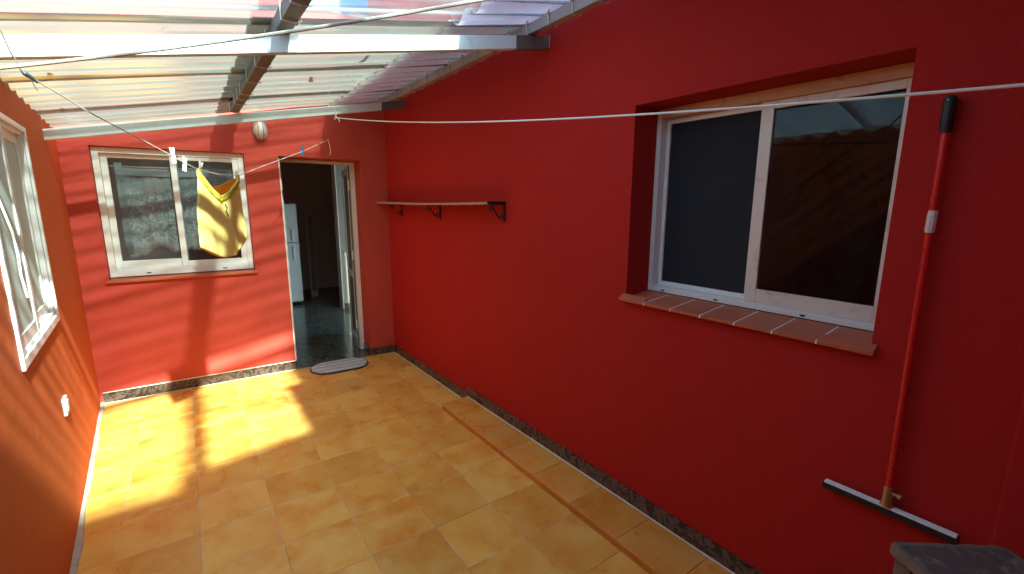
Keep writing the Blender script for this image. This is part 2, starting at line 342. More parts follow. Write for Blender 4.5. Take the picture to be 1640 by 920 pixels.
class MB:
    def __init__(self): self.bm = bmesh.new()
    def hexa(self, p):
        v = [self.bm.verts.new(q) for q in p]
        for f in ((0,1,2,3),(4,7,6,5),(0,4,5,1),(1,5,6,2),(2,6,7,3),(3,7,4,0)):
            self.bm.faces.new([v[i] for i in f])
        return v
    def box(self, x0, x1, y0, y1, z0, z1, fr=ID):
        self.hexa([fr(x0,y0,z0), fr(x1,y0,z0), fr(x1,y1,z0), fr(x0,y1,z0), fr(x0,y0,z1), fr(x1,y0,z1), fr(x1,y1,z1), fr(x0,y1,z1)]); return self
    def grid(self, rows):
        vs = [[self.bm.verts.new(p) for p in r] for r in rows]
        for i in range(len(vs)-1):
            for j in range(len(vs[0])-1):
                self.bm.faces.new((vs[i][j], vs[i][j+1], vs[i+1][j+1], vs[i+1][j]))
        return vs
    def tube(self, pts, r, n=8, cap=True):
        pts = [Vector(p) for p in pts]; rings = []
        rr = r if isinstance(r, (list, tuple)) else [r]*len(pts)
        up = None
        for i, p in enumerate(pts):
            t = (pts[min(i+1, len(pts)-1)] - pts[max(i-1, 0)]).normalized()
            if up is None:
                up = Vector((0, 0, 1)) if abs(t.z) < 0.9 else Vector((1, 0, 0))
            a = t.cross(up).normalized(); b = a.cross(t).normalized(); up = b
            rings.append([self.bm.verts.new(p + (a*math.cos(2*math.pi*k/n) + b*math.sin(2*math.pi*k/n))*rr[i]) for k in range(n)])
        for i in range(len(rings)-1):
            for k in range(n):
                self.bm.faces.new((rings[i][k], rings[i][(k+1)%n], rings[i+1][(k+1)%n], rings[i+1][k]))
        if cap: self.bm.faces.new(rings[0]); self.bm.faces.new(rings[-1])
        return self
    def prism(self, pts, h):
        """pts: a loop of Vectors, h: extrusion Vector"""
        a = [self.bm.verts.new(p) for p in pts]; b = [self.bm.verts.new(Vector(p)+h) for p in pts]
        n = len(a)
        self.bm.faces.new(a); self.bm.faces.new(b)
        for i in range(n): self.bm.faces.new((a[i], a[(i+1)%n], b[(i+1)%n], b[i]))
        return self
    def build(self, name, mat, parent=None, bevel=0.0, seg=2, smooth=False, origin=None, angle=35):
        bm = self.bm
        bmesh.ops.recalc_face_normals(bm, faces=bm.faces[:])
        if bevel:
            ed = [e for e in bm.edges if len(e.link_faces) == 2 and e.calc_face_angle(0) > R(40)]
            bmesh.ops.bevel(bm, geom=ed, offset=bevel, segments=seg, profile=0.6, affect='EDGES', clamp_overlap=True)
        base = Vector((0, 0, 0))
        if parent is not None:
            q = parent
            while q is not None: base += q.location; q = q.parent
        if origin is None:
            cs = [v.co for v in bm.verts]
            lo = Vector([min(c[i] for c in cs) for i in range(3)]); hi = Vector([max(c[i] for c in cs) for i in range(3)])
            origin = Vector(((lo.x+hi.x)/2, (lo.y+hi.y)/2, lo.z))
        origin = Vector(origin)
        for v in bm.verts: v.co -= origin
        me = bpy.data.meshes.new(name); bm.to_mesh(me); bm.free()
        if smooth:
            for p in me.polygons: p.use_smooth = True
            me.set_sharp_from_angle(angle=R(angle))
        me.materials.append(mat)
        o = bpy.data.objects.new(name, me); COL.objects.link(o)
        o.parent = parent; o.location = origin - base
        return o
def wall_mesh(fr, s0, s1, o0, o1, z0, z1, holes=()):
    """wall slab with rectangular openings (s0, s1, z0, z1), all faces joined"""
    ss = sorted({s0, s1, *[h[0] for h in holes], *[h[1] for h in holes]})
    zs = sorted({z0, z1, *[h[2] for h in holes], *[h[3] for h in holes]})
    def solid(i, j):
        if i < 0 or j < 0 or i >= len(ss)-1 or j >= len(zs)-1: return False
        cs, cz = (ss[i]+ss[i+1])/2, (zs[j]+zs[j+1])/2
        return not any(h[0] < cs < h[1] and h[2] < cz < h[3] for h in holes)
    b = MB(); bm = b.bm; cache = {}
    def v(i, k, j):
        key = (i, k, j)
        if key not in cache: cache[key] = bm.verts.new(fr(ss[i], (o0, o1)[k], zs[j]))
        return cache[key]
    for i in range(len(ss)-1):
        for j in range(len(zs)-1):
            if not solid(i, j): continue
            for k in (0, 1): bm.faces.new((v(i,k,j), v(i+1,k,j), v(i+1,k,j+1), v(i,k,j+1)))
            if not solid(i-1, j): bm.faces.new((v(i,0,j), v(i,1,j), v(i,1,j+1), v(i,0,j+1)))
            if not solid(i+1, j): bm.faces.new((v(i+1,0,j), v(i+1,1,j), v(i+1,1,j+1), v(i+1,0,j+1)))
            if not solid(i, j-1): bm.faces.new((v(i,0,j), v(i,1,j), v(i+1,1,j), v(i+1,0,j)))
            if not solid(i, j+1): bm.faces.new((v(i,0,j+1), v(i,1,j+1), v(i+1,1,j+1), v(i+1,0,j+1)))
    return b
def frame_ring(b, fr, s0, s1, o0, o1, z0, z1, wl, wr, wb, wt):
    """four butted rails"""
    b.box(s0, s0+wl, o0, o1, z0, z1, fr); b.box(s1-wr, s1, o0, o1, z0, z1, fr)
    b.box(s0+wl, s1-wr, o0+0.001, o1-0.001, z0, z0+wb, fr); b.box(s0+wl, s1-wr, o0+0.001, o1-0.001, z1-wt, z1, fr)
    return b
def copyof(o, loc, parent, rot=None):
    c = o.copy(); COL.objects.link(c); c.parent = parent
    base = Vector((0, 0, 0)); q = parent
    while q is not None: base += q.location; q = q.parent
    c.location = Vector(loc) - base
    if rot is not None: c.rotation_euler = rot
    return c
BW = Fr((-0.69, 4.70), (1.73, 4.61)); RW = Fr((1.73, 4.61), (1.77, 0.0)); LW = Fr((-0.69, 4.70), (-0.56, 2.5), -1)

# ------------------------------------------------------------------ ground and patio floor
g = MB().box(-600, 600, -600, 600, -0.5, -0.06).build('ground', M['ground']); tag(g, kind='structure')
fl = thing('patio_floor', (0.5, 2.2, 0), kind='structure')
MB().box(-0.9, 1.95, -0.45, 4.85, -0.05, -0.0022).build('grout_bed', M['grout'], fl)
T = 0.32
tb = MB().box(-T/2+0.0006, T/2-0.0006, -T/2+0.0006, T/2-0.0006, -0.012, 0.0)
tile0 = tb.build('tile', M['tile'], fl, bevel=0.0010, seg=1, origin=(0, 0, -0.012))
first = True
for i in range(-1, 7):
    for j in range(17):
        x = 1.51 - T*(i+0.5); y = 2.18 - T*8 + T*(j+0.5)
        if y < -0.45 or y > 4.85 or x < -0.95 or (i < 0 and y < 2.9): continue
        loc = (x, y, -0.012 + random.uniform(-0.0006, 0.0006))
        if first: tile0.location = Vector(loc) - fl.location; first = False; o = tile0
        else: o = copyof(tile0, loc, fl)
        o.rotation_euler = (random.uniform(-1, 1)*0.0016, random.uniform(-1, 1)*0.0016, random.choice((0, 1, 2, 3))*math.pi/2)
# cement strip along the foot of the left wall
cs = MB()
for k in range(26):
    s0 = 0.0+k*0.2; w = 0.026 + 0.006*math.sin(k*2.1) + 0.003*math.sin(k*5.3); w2 = 0.026 + 0.006*math.sin((k+1)*2.1) + 0.003*math.sin((k+1)*5.3)
    cs.hexa([LW(s0, -0.01, -0.01), LW(s0+0.2, -0.01, -0.01), LW(s0+0.2, w2, -0.01), LW(s0, w, -0.01),
             LW(s0, -0.01, 0.014), LW(s0+0.2, -0.01, 0.014), LW(s0+0.2, w2-0.006, 0.009), LW(s0, w-0.006, 0.009)])
cs.build('cement_strip', M['cement'], fl)

# the low step along the right wall
st = thing('step', (1.62, 1.4, 0), kind='structure')
MB().box(1.5105, 1.93, -0.45, 3.028, -0.02, 0.036).build('step_core', M['grout'], st)
seams = [3.038] + [2.82 - 0.315*k for k in range(11)]
for a_, b_ in zip(seams[:-1], seams[1:]):
    MB().box(1.497, 1.80, b_+0.0012, a_-0.0012, 0.0365, 0.050).build('tread_tile', M['tread'], st, bevel=0.002, seg=2)
    MB().box(1.5035, 1.5100, b_+0.0012, a_-0.0012 - (0.004 if a_ > 3 else 0), -0.0005, 0.0355).build('riser_tile', M['riser'], st, bevel=0.0008, seg=1)
MB().box(1.5045, 1.726, 3.0285, 3.034, -0.0005, 0.0355).build('riser_tile', M['riser'], st, bevel=0.0008, seg=1)

# ------------------------------------------------------------------ walls
WD = (3.135, 4.14, 1.125, 2.045)
rw = thing('wall', RW(2.3, 0, 0), 'tall deep red wall with the dark sliding window and the shelf', 'wall')
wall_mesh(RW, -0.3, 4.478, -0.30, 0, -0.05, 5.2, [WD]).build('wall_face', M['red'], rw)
wall_mesh(RW, 4.480, 9.5, -0.29, 0.035, -0.05, 5.2).build('wall_pier', M['red'], rw, bevel=0.008, seg=3)
bw = thing('wall', BW(0.7, 0, 0), 'sunlit red end wall with the lace curtained window and the open doorway', 'wall')
WB = (0.17, 1.172, 0.985, 2.012); DB = (1.440, 2.166, -0.05, 2.006)
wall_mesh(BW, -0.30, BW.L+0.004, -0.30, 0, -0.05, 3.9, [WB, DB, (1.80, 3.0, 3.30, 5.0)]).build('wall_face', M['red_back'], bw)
lw = thing('wall', LW(2.3, 0, 0), 'sunlit orange left wall with the narrow looking white window', 'wall')
WL = (1.335, 2.30, 0.975, 1.955)
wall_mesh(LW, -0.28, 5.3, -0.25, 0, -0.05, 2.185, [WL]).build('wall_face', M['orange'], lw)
nw = MB().box(-0.75, 1.80, -0.70, -0.45, -0.05, 2.90).build('wall', M['red'])
tag(nw, 'red wall closing the near end of the patio behind the viewer', 'wall')

# marble skirting tiles: one object each, children of their wall
def skirt(fr, s0, s1, z0, parent, L=0.415, h=0.078, o=0.011, start=None):
    s = s0
    first_len = start if start else L
    while s < s1 - 0.004:
        e = min(s1, s + first_len); first_len = L
        oo = o + random.uniform(-0.0015, 0.0015)
        MB().box(s+0.0013, e-0.0013, -0.002, oo, z0+0.001, z0+h, fr).build('skirting_tile', M['marble'], parent, bevel=0.0018, seg=2)
        s = e
skirt(BW, 0.02, 1.440, 0, bw, 0.455, 0.082, start=0.062)
skirt(BW, 2.168, 2.408, 0, bw, 0.455)
skirt(RW, 0.012, 1.572, 0, rw)
skirt(RW, 1.574, 4.478, 0.05, rw)
MB().box(0.02, 1.438, 0.0, 0.009, 0.0835, 0.0895, BW).build('mortar_bead', M['whitegrout'], bw, bevel=0.002)
MB().box(0.02, 1.438, 0.010, 0.016, -0.001, 0.0035, BW).build('mortar_bead', M['whitegrout'], bw, bevel=0.001)
MB().box(0.02, 1.56, 0.010, 0.0155, -0.001, 0.0035, RW).build('mortar_bead', M['whitegrout'], rw, bevel=0.001)
MB().box(1.58, 4.47, 0.010, 0.0165, 0.049, 0.054, RW).build('mortar_bead', M['whitegrout'], rw, bevel=0.001)
# skirting inside the right door reveal
DR = Fr(BW(2.166, 0, 0).to_2d(), BW(2.166, -0.30, 0).to_2d(), -1)
DR.n = -BW.d
MB().box(0.004, 0.235, -0.002, 0.011, 0.001, 0.078, DR).build('skirting_tile', M['marble'], bw, bevel=0.0018)

# ------------------------------------------------------------------ kitchen behind the end wall
kf = MB().box(-0.75, 4.0, 0, 0.01, 0, 0.01)
kf.bm.clear()
kt = thing('kitchen_floor', (1.2, 6.6, 0), kind='structure')
MB().box(-0.95, 3.2, 4.93, 9.0, -0.05, -0.002).build('grout_bed', M['dark'], kt)
for i in range(9):
    for j in range(10):
        x0 = -0.93 + 0.42*i; y0 = 4.945 + 0.42*j
        if i < 3 or y0 > 8.6 or i > 8: 
            if i < 3: continue
        MB().box(x0+0.0008, x0+0.4192, y0+0.0008, y0+0.4192, -0.012, 0.0).build('tile', M['marble_floor'], kt)
MB().box(1.4405, 2.1655, -0.31, 0.004, -0.04, 0.007, BW).build('threshold', M['marble_floor'], bw, bevel=0.002)
kw = thing('kitchen_wall', (1.2, 8.95, 0), kind='structure')
MB().box(-0.95, 3.3, 9.0, 9.2, -0.05, 2.55).build('wall_face', M['kitchen'], kw)
MB().box(-1.15, -0.95, 5.03, 9.2, -0.05, 2.55).build('wall_face', M['kitchen'], kw)
MB().box(3.3, 3.5, 5.0, 9.2, -0.05, 2.55).build('wall_face', M['beige'], kw)
MB().box(1.86, 3.29, 7.00, 7.14, 0.0, 2.54).build('partition', M['beige'], kw)
MB().box(1.845, 1.859, 6.98, 7.16, 0.0, 2.54).build('partition_edge', M['white_old'], kw)
MB().box(1.859, 3.2, 6.985, 6.999, 0.0, 0.08).build('skirting', M['marble'], kw)
ks = MB().box(-1.2, 3.6, 5.02, 9.3, 2.56, 2.75).build('kitchen_ceiling', M['roofslab']); tag(ks, kind='structure')
# fridge
fg = thing('fridge', (1.13, 8.0, 0), 'white two door fridge standing inside the dark kitchen', 'fridge')
MB().box(0.84, 1.43, 7.76, 8.35, 0.03, 1.57).build('body', M['fridge'], fg, bevel=0.012)
MB().box(0.84, 1.43, 7.70, 7.755, 0.99, 1.57).build('freezer_door', M['fridge'], fg, bevel=0.012)
MB().box(0.84, 1.43, 7.70, 7.755, 0.05, 0.975).build('fridge_door', M['fridge'], fg, bevel=0.012)
MB().box(1.33, 1.36, 7.675, 7.70, 1.02, 1.20).build('handle', M['white'], fg, bevel=0.004)
MB().box(1.33, 1.36, 7.675, 7.70, 0.72, 0.94).build('handle', M['white'], fg, bevel=0.004)
ip = thing('interior_door', (1.72, 8.3, 0), 'pale narrow panel standing beyond the fridge in the kitchen', 'door')
MB().box(1.655, 1.765, 8.2, 8.24, 0.0, 1.436).build('panel', M['white_old'], ip, bevel=0.004)
MB().box(1.675, 1.745, 8.192, 8.2, 0.1, 1.38).build('recess', M['beige'], ip, bevel=0.003)

# ------------------------------------------------------------------ entrance door
dr = thing('door', BW(2.12, -0.3, 0), 'white aluminium glazed kitchen door standing open into the dark kitchen', 'door')
b = MB(); b.box(2.118, 2.164, -0.30, -0.235, 0.008, 2.002, BW); b.build('door_frame', M['white'], dr, bevel=0.003)
b = MB(); b.box(1.442, 1.482, -0.30, -0.235, 0.008, 2.002, BW); b.build('door_frame', M['white'], dr, bevel=0.003)
b = MB(); b.box(1.483, 2.117, -0.30, -0.235, 1.976, 2.002, BW); b.build('door_frame', M['white'], dr, bevel=0.003)
MB().box(2.104, 2.1175, -0.285, -0.262, 0.01, 1.96, BW).build('weather_strip', M['steel_dark'], dr)
hp = BW(2.102, -0.275, 0); ang = R(10.5)
LF = Fr((hp.x, hp.y), (hp.x + math.sin(ang)*0.6, hp.y + math.cos(ang)*0.6), 1)
LF.n = Vector((-LF.d.y, LF.d.x, 0))
lfw = 0.655
b = MB(); frame_ring(b, LF, 0.0, lfw, -0.04, 0.0, 0.012, 1.955, 0.075, 0.075, 0.10, 0.075)
b.box(0.076, lfw-0.076, -0.037, -0.003, 0.78, 0.85, LF)
b.build('leaf_frame', M['white'], dr, bevel=0.003)
MB().box(0.076, lfw-0.076, -0.026, -0.014, 0.113, 0.779, LF).build('panel', M['paneldark'], dr)
MB().box(0.076, lfw-0.076, -0.024, -0.018, 0.851, 1.879, LF).build('pane', M['glass'], dr)
for k in range(5):
    s = 0.16 + k*0.083
    MB().box(s-0.007, s+0.007, -0.012, -0.004, 0.852, 1.878, LF).build('glazing_bar', M['steel_dark'], dr)
for k in range(4):
    s = 0.16 + k*0.105
    MB().box(s, s+0.018, -0.013, -0.006, 0.15, 0.75, LF).build('rib', M['steel_dark'], dr)
b = MB(); b.tube([LF(lfw-0.04, 0.0, 1.03), LF(lfw-0.04, 0.045, 1.03), LF(lfw-0.15, 0.05, 1.03)], 0.009, 8); b.box(lfw-0.055, lfw-0.025, 0.0, 0.006, 0.92, 1.12, LF)
b.build('handle', M['white'], dr, smooth=True)
for z in (0.25, 1.0, 1.72):
    MB().tube([BW(2.098, -0.245, z), BW(2.098, -0.245, z+0.10)], 0.009, 10).build('hinge', M['white'], dr, smooth=True)
# pale corner bead on the left edge of the doorway
MB().box(1.4365, 1.4445, -0.01, 0.003, 0.084, 1.985, BW).build('corner_bead', M['whitegrout'], bw, bevel=0.001)
MB().box(1.4445, 2.166, -0.30, -0.296, 2.0, 2.006, BW)

# ------------------------------------------------------------------ windows
def pane(fr, s0, s1, o, z0, z1, parent, mat='glass'):
    return MB().box(s0, s1, o-0.002, o+0.002, z0, z1, fr).build('pane', M[mat], parent)
# end wall window
w1 = thing('window', BW(0.67, -0.06, 0.985), 'white sliding window with lace curtain, in the sunlit red end wall', 'window')
b = MB(); frame_ring(b, BW, 0.1725, 1.1695, -0.105, -0.045, 1.005, 2.0095, 0.040, 0.045, 0.060, 0.045); b.build('frame', M['white'], w1, bevel=0.003)
b = MB(); frame_ring(b, BW, 0.2135, 0.695, -0.099, -0.079, 1.066, 1.963, 0.042, 0.046, 0.062, 0.030); b.build('sash', M['white'], w1, bevel=0.003)
b = MB(); frame_ring(b, BW, 0.645, 1.1235, -0.073, -0.053, 1.066, 1.963, 0.042, 0.042, 0.040, 0.030); b.build('sash', M['white'], w1, bevel=0.003)
pane(BW, 0.2560, 0.6485, -0.089, 1.129, 1.932, w1); pane(BW, 0.6875, 1.081, -0.063, 1.107, 1.932, w1)
for s in (0.40, 0.93):
    MB().box(s, s+0.03, -0.0455, -0.0435, 1.022, 1.030, BW).build('drain_slot', M['black'], w1)
MB().tube([BW(0.70, -0.05, 1.965), BW(0.70, -0.035, 1.965)], 0.005, 8).build('latch', M['black'], w1)
sl1 = MB(); sl1.hexa([BW(0.150, -0.10, 0.965), BW(1.190, -0.10, 0.965), BW(1.190, 0.03, 0.958), BW(0.150, 0.03, 0.958),
                      BW(0.150, -0.10, 1.0045), BW(1.190, -0.10, 1.0045), BW(1.190, 0.03, 0.982), BW(0.150, 0.03, 0.982)])
# sill sits in the opening: ears only in front of the wall
sl1.bm.clear()
sl1.hexa([BW(0.1715, -0.12, 0.9855), BW(1.1705, -0.12, 0.9855), BW(1.1705, -0.0005, 0.9855), BW(0.1715, -0.0005, 0.9855),
          BW(0.1715, -0.12, 1.004), BW(1.1705, -0.12, 1.004), BW(1.1705, -0.0005, 0.992), BW(0.1715, -0.0005, 0.992)])
sl1.box(0.150, 1.192, 0.0005, 0.032, 0.970, 0.991, BW)
sl1.build('sill', M['terra'], w1, bevel=0.003)
# lace curtain behind the glass
cu = thing('curtain', BW(0.67, -0.17, 1.15), 'white lace curtain with scalloped hem hanging inside the end wall window', 'curtain')
def lace(s0, s1, z1, zf, n=70, mrows=10, name='lace_panel', off=-0.128, mat='lace'):
    rows = []
    for i in range(mrows+1):
        r_ = []
        for j in range(n+1):
            s = s0 + (s1-s0)*j/n; zb = zf(s); z = z1 + (zb - z1)*i/mrows
            o = off + 0.010*math.sin(s*42+0.6*math.sin(z*6)) * (0.4+0.6*i/mrows) + 0.004*math.sin(s*97)
            r_.append(BW(s, o, z))
        rows.append(r_)
    b = MB(); b.grid(rows); o = b.build(name, M[mat], cu, smooth=True)
    md = o.modifiers.new('thickness', 'SOLIDIFY'); md.thickness = 0.0012
    return o
def hemz(s):
    arch = 0.055*max(0.0, 1 - ((s-0.50)/0.075)**2)**0.5 if abs(s-0.50) < 0.075 else 0
    return 1.180 + arch - 0.012*abs(math.sin(s*math.pi/0.042)) + 0.010*math.sin(s*11)
lace(0.30, 0.635, 1.86, hemz)
lace(0.655, 1.10, 1.86, lambda s: 1.20 - 0.012*abs(math.sin(s*math.pi/0.042)) + 0.010*math.sin(s*13))
lace(0.285, 0.335, 1.90, lambda s: 1.17, 8, 6, 'side_hem', -0.116, 'hem')
MB().box(0.29, 1.10, -0.114, -0.110, 1.80, 1.845, BW).build('top_hem', M['hem'], cu)
MB().tube([BW(0.175, -0.128, 1.87), BW(1.168, -0.128, 1.87)], 0.006, 8).build('rod', M['white'], cu, smooth=True)

# right wall window, 0.19 m deep in its opening
w2 = thing('window', RW(3.64, -0.19, 1.15), 'large sliding window deep in the dark red wall above terracotta sill tiles', 'window')
b = MB()
b.box(3.137, 3.162, -0.235, -0.165, 1.160, 2.043, RW); b.box(4.113, 4.138, -0.235, -0.165, 1.160, 2.043, RW)
b.box(3.163, 4.112, -0.234, -0.166, 1.160, 1.186, RW); b.build('frame', M['white'], w2, bevel=0.002)
MB().box(3.163, 4.112, -0.234, -0.160, 2.000, 2.043, RW).build('frame_head', M['head_wood'], w2, bevel=0.002)
b = MB(); frame_ring(b, RW, 3.165, 3.665, -0.228, -0.206, 1.187, 1.999, 0.020, 0.040, 0.022, 0.022); b.build('sash', M['white'], w2, bevel=0.002)
b = MB(); frame_ring(b, RW, 3.628, 4.110, -0.200, -0.176, 1.187, 1.999, 0.048, 0.026, 0.058, 0.030); b.build('sash', M['white_old'], w2, bevel=0.002)
pane(RW, 3.6765, 4.0835, -0.188, 1.2455, 1.9685, w2, 'glass_dusk')
MB().box(3.1855, 3.6245, -0.219, -0.216, 1.2095, 1.9765, RW).build('insect_screen', M['screen'], w2)
for s in (3.22, 3.50, 3.86):
    MB().box(s, s+0.018, -0.1655, -0.163, 1.168, 1.174, RW).build('drain_slot', M['black'], w2)
# sill: seven tiles with white joints
sd = thing('window_sill', RW(3.64, 0, 1.13), 'terracotta tile sill with white joints under the large dark window', 'sill')
def sillbox(b, s0, s1, oi, of, up=0.0, dn=0.013):
    zi = 1.158+up; zf = 1.138+up
    b.hexa([RW(s0, oi, zi-dn), RW(s1, oi, zi-dn), RW(s1, of, zf-dn), RW(s0, of, zf-dn), RW(s0, oi, zi), RW(s1, oi, zi), RW(s1, of, zf), RW(s0, of, zf)])
edges = [3.115, 3.268, 3.411, 3.556, 3.703, 3.847, 3.994, 4.160]
for k in range(7):
    b = MB(); a0 = edges[k]+0.003; a1 = edges[k+1]-0.003
    if k == 0: sillbox(b, 3.137, a1, -0.164, -0.001); sillbox(b, a0, a1, 0.0, 0.034)
    elif k == 6: sillbox(b, a0, 4.138, -0.164, -0.001); sillbox(b, a0, a1, 0.0, 0.034)
    else: sillbox(b, a0, a1, -0.164, 0.034)
    b.build('sill_tile', M['terra'], sd, bevel=0.0025)
for k in range(1, 7):
    b = MB(); sillbox(b, edges[k]-0.0029, edges[k]+0.0029, -0.163, 0.0325, -0.0015, 0.011); b.build('joint', M['whitegrout'], sd)
MB().box(3.137, 4.138, -0.164, -0.002, 1.1255, 1.130, RW).build('mortar_bed', M['whitegrout'], sd)
# dark room behind it
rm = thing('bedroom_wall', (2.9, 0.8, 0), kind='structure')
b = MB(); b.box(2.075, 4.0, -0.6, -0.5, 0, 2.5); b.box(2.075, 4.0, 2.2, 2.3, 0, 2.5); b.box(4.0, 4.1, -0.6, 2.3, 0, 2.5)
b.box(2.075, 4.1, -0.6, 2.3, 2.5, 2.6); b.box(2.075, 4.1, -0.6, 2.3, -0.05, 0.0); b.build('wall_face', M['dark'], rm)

# left wall window, frame standing slightly proud
w3 = thing('window', LW(1.82, 0, 0.975), 'white sliding window with pale blind in the sunlit orange left wall', 'window')
b = MB(); frame_ring(b, LW, 1.325, 2.310, 0.0005, 0.012, 0.967, 1.962, 0.026, 0.026, 0.040, 0.026); b.build('casing', M['white'], w3, bevel=0.003)
b = MB(); frame_ring(b, LW, 1.337, 2.298, -0.050, 0.0, 0.977, 1.953, 0.030, 0.030, 0.045, 0.030); b.build('frame', M['white'], w3, bevel=0.002)
b = MB(); frame_ring(b, LW, 1.368, 1.850, -0.038, -0.020, 1.023, 1.922, 0.040, 0.045, 0.055, 0.045); b.build('sash', M['white'], w3, bevel=0.002)
b = MB(); frame_ring(b, LW, 1.805, 2.267, -0.017, -0.002, 1.023, 1.922, 0.045, 0.040, 0.055, 0.045); b.build('sash', M['white'], w3, bevel=0.002)
MB().box(1.4085, 1.8045, -0.030, -0.027, 1.0785, 1.8765, LW).build('frosted_pane', M['frost'], w3)
MB().box(1.8505, 2.2265, -0.011, -0.008, 1.0785, 1.8765, LW).build('frosted_pane', M['frost'], w3)
MB().tube([LW(2.20, -0.008, 1.88), LW(2.155, 0.002, 1.62), LW(2.05, 0.006, 1.48), LW(2.01, 0.004, 1.38), LW(2.02, 0.003, 1.30), LW(1.985, 0.004, 1.20)], 0.0045, 6).build('pull_cord', M['rope'], w3, smooth=True)
b = MB(); rows = []
for i in range(2):
    rows.append([LW(1.37+0.90*j/60, -0.085+0.006*math.sin(j*0.9), 0.98+0.97*i) for j in range(61)])
b.grid(rows); o = b.build('blind', M['hem'], w3, smooth=True); o.modifiers.new('t', 'SOLIDIFY').thickness = 0.002
MB().box(1.337, 2.298, -0.249, -0.16, 0.977, 1.953, LW).build('inner_panel', M['beige'], w3)
# switch on the left wall
sw = thing('socket', LW(1.60, 0, 0.53), 'small white socket plate low on the sunlit orange wall', 'socket')
MB().box(1.565, 1.645, 0.0005, 0.014, 0.527, 0.617, LW).build('plate', M['white'], sw, bevel=0.004)
MB().box(1.583, 1.627, 0.0145, 0.019, 0.545, 0.599, LW).build('rocker', M['hem'], sw, bevel=0.002)

# ------------------------------------------------------------------ roof over the patio
SL = 0.195
def zb(x): return 2.180 + SL*(x-0.4)
def sheetz(x, y): return 2.332 + SL*(x-0.4) + 0.0190*math.cos(2*math.pi*(y-4.425)/0.1775)
rf = thing('patio_roof', (0.5, 2.2, 2.0), 'translucent corrugated roof on pale steel beams over the patio', 'roof')
for yb in (4.12, 2.11):
    x0, x1 = (-0.66, 1.75)
    b = MB(); b.hexa([(x0, yb-0.02, zb(x0)), (x1, yb-0.02, zb(x1)), (x1, yb+0.02, zb(x1)), (x0, yb+0.02, zb(x0)),
                      (x0, yb-0.02, zb(x0)+0.066), (x1, yb-0.02, zb(x1)+0.066), (x1, yb+0.02, zb(x1)+0.066), (x0, yb+0.02, zb(x0)+0.066)])
    b.build('beam', M['steel'], rf, bevel=0.003)
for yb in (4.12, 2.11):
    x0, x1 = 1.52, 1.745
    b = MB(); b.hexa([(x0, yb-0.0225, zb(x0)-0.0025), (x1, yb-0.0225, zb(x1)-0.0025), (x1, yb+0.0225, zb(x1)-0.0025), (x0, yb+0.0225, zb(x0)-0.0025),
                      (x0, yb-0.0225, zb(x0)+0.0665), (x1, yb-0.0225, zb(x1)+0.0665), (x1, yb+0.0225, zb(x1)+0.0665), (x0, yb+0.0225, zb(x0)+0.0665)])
    b.build('beam_end_shade', M['steel_dark'], rf, bevel=0.002)  # dark sleeve in place of the shade on the beam's right end
x0, x1, yb = -0.60, 1.75, 0.10
b = MB(); b.hexa([(x0, yb-0.02, zb(x0)), (x1, yb-0.02, zb(x1)), (x1, yb+0.02, zb(x1)), (x0, yb+0.02, zb(x0)),
                  (x0, yb-0.02, zb(x0)+0.066), (x1, yb-0.02, zb(x1)+0.066), (x1, yb+0.02, zb(x1)+0.066), (x0, yb+0.02, zb(x0)+0.066)])
b.build('beam', M['steel'], rf, bevel=0.003)
for xc, mt, hw in ((0.392, 'steel_dark', 0.027), (1.635, 'steel_grey', 0.022)):
    z0 = zb(xc+hw) + 0.068
    MB().box(xc-hw, xc+hw, -0.44, 4.10 if xc < 1 else 4.45, z0, z0+0.054).build('purlin', M[mt], rf, bevel=0.003)
# sheets: two lengths up the slope, rows across
ys = [4.62, 4.0, 3.115, 2.23, 1.345, 0.33, -0.43]
NW = 10
for r_ in range(6):
    ya, ybm = ys[r_], max(ys[r_+1]-0.06, -0.44)
    mat = M['sheet_milk'] if r_ < 3 else M['sheet_clear'] if r_ < 5 else M['sheet_fibre_shade']
    for (xa, xb, dz) in (((-0.70, 0.47, 0.0), (0.30, 1.705, 0.005)) if r_ != 4 else ((-0.70, 0.47, 0.0), (0.30, 1.13, 0.005), (1.08, 1.705, 0.010))):
        mat = M['sheet_milk'] if r_ < 3 else M['sheet_fibre_shade'] if (xa > 1 or (r_ == 5 and xa > 0)) else M['sheet_clear']  # added out of view: opaque lengths keep light off the right wall
        ny = int((ya-ybm)/0.1775*NW)+1; nx = 6
        dzz = dz + 0.002*(r_ % 2)
        tilt = random.uniform(-0.003, 0.003)
        rows = []
        for i in range(nx+1):
            x = xa + (xb-xa)*i/nx
            rows.append([(x + 0.004*math.sin(j*0.37+r_), ya + (ybm-ya)*j/ny, sheetz(x, ya+(ybm-ya)*j/ny) + dzz + 0.0025*math.sin(x*3+r_) + tilt*(j/ny)) for j in range(ny+1)])
        b = MB(); b.grid(rows); b.build('roofing_sheet', mat, rf, smooth=True, angle=80)
# short whitish end lengths along the right wall, a little out of step with the long sheets
for (ya, ybm) in ((4.60, 3.66), (3.70, 2.76), (2.80, 1.86), (1.90, 0.96), (1.0, 0.06)):
    ny = int((ya-ybm)/0.1775*NW)+1; rows = []
    xs0 = 1.18 + random.uniform(-0.05, 0.05)
    for i in range(7):
        x = xs0 + (1.735-xs0)*i/6
        rows.append([(x, ya+(ybm-ya)*j/ny, sheetz(x, 0) - sheetz(0, 0) + 2.332 - SL*0.4 - 0.004 + 0.026*(x-1.18) + 0.025*math.cos(2*math.pi*(ya+(ybm-ya)*j/ny-4.425+0.07)/0.1775)) for j in range(ny+1)])
    b = MB(); b.grid(rows); b.build('end_sheet', M['sheet_end'], rf, smooth=True, angle=80)
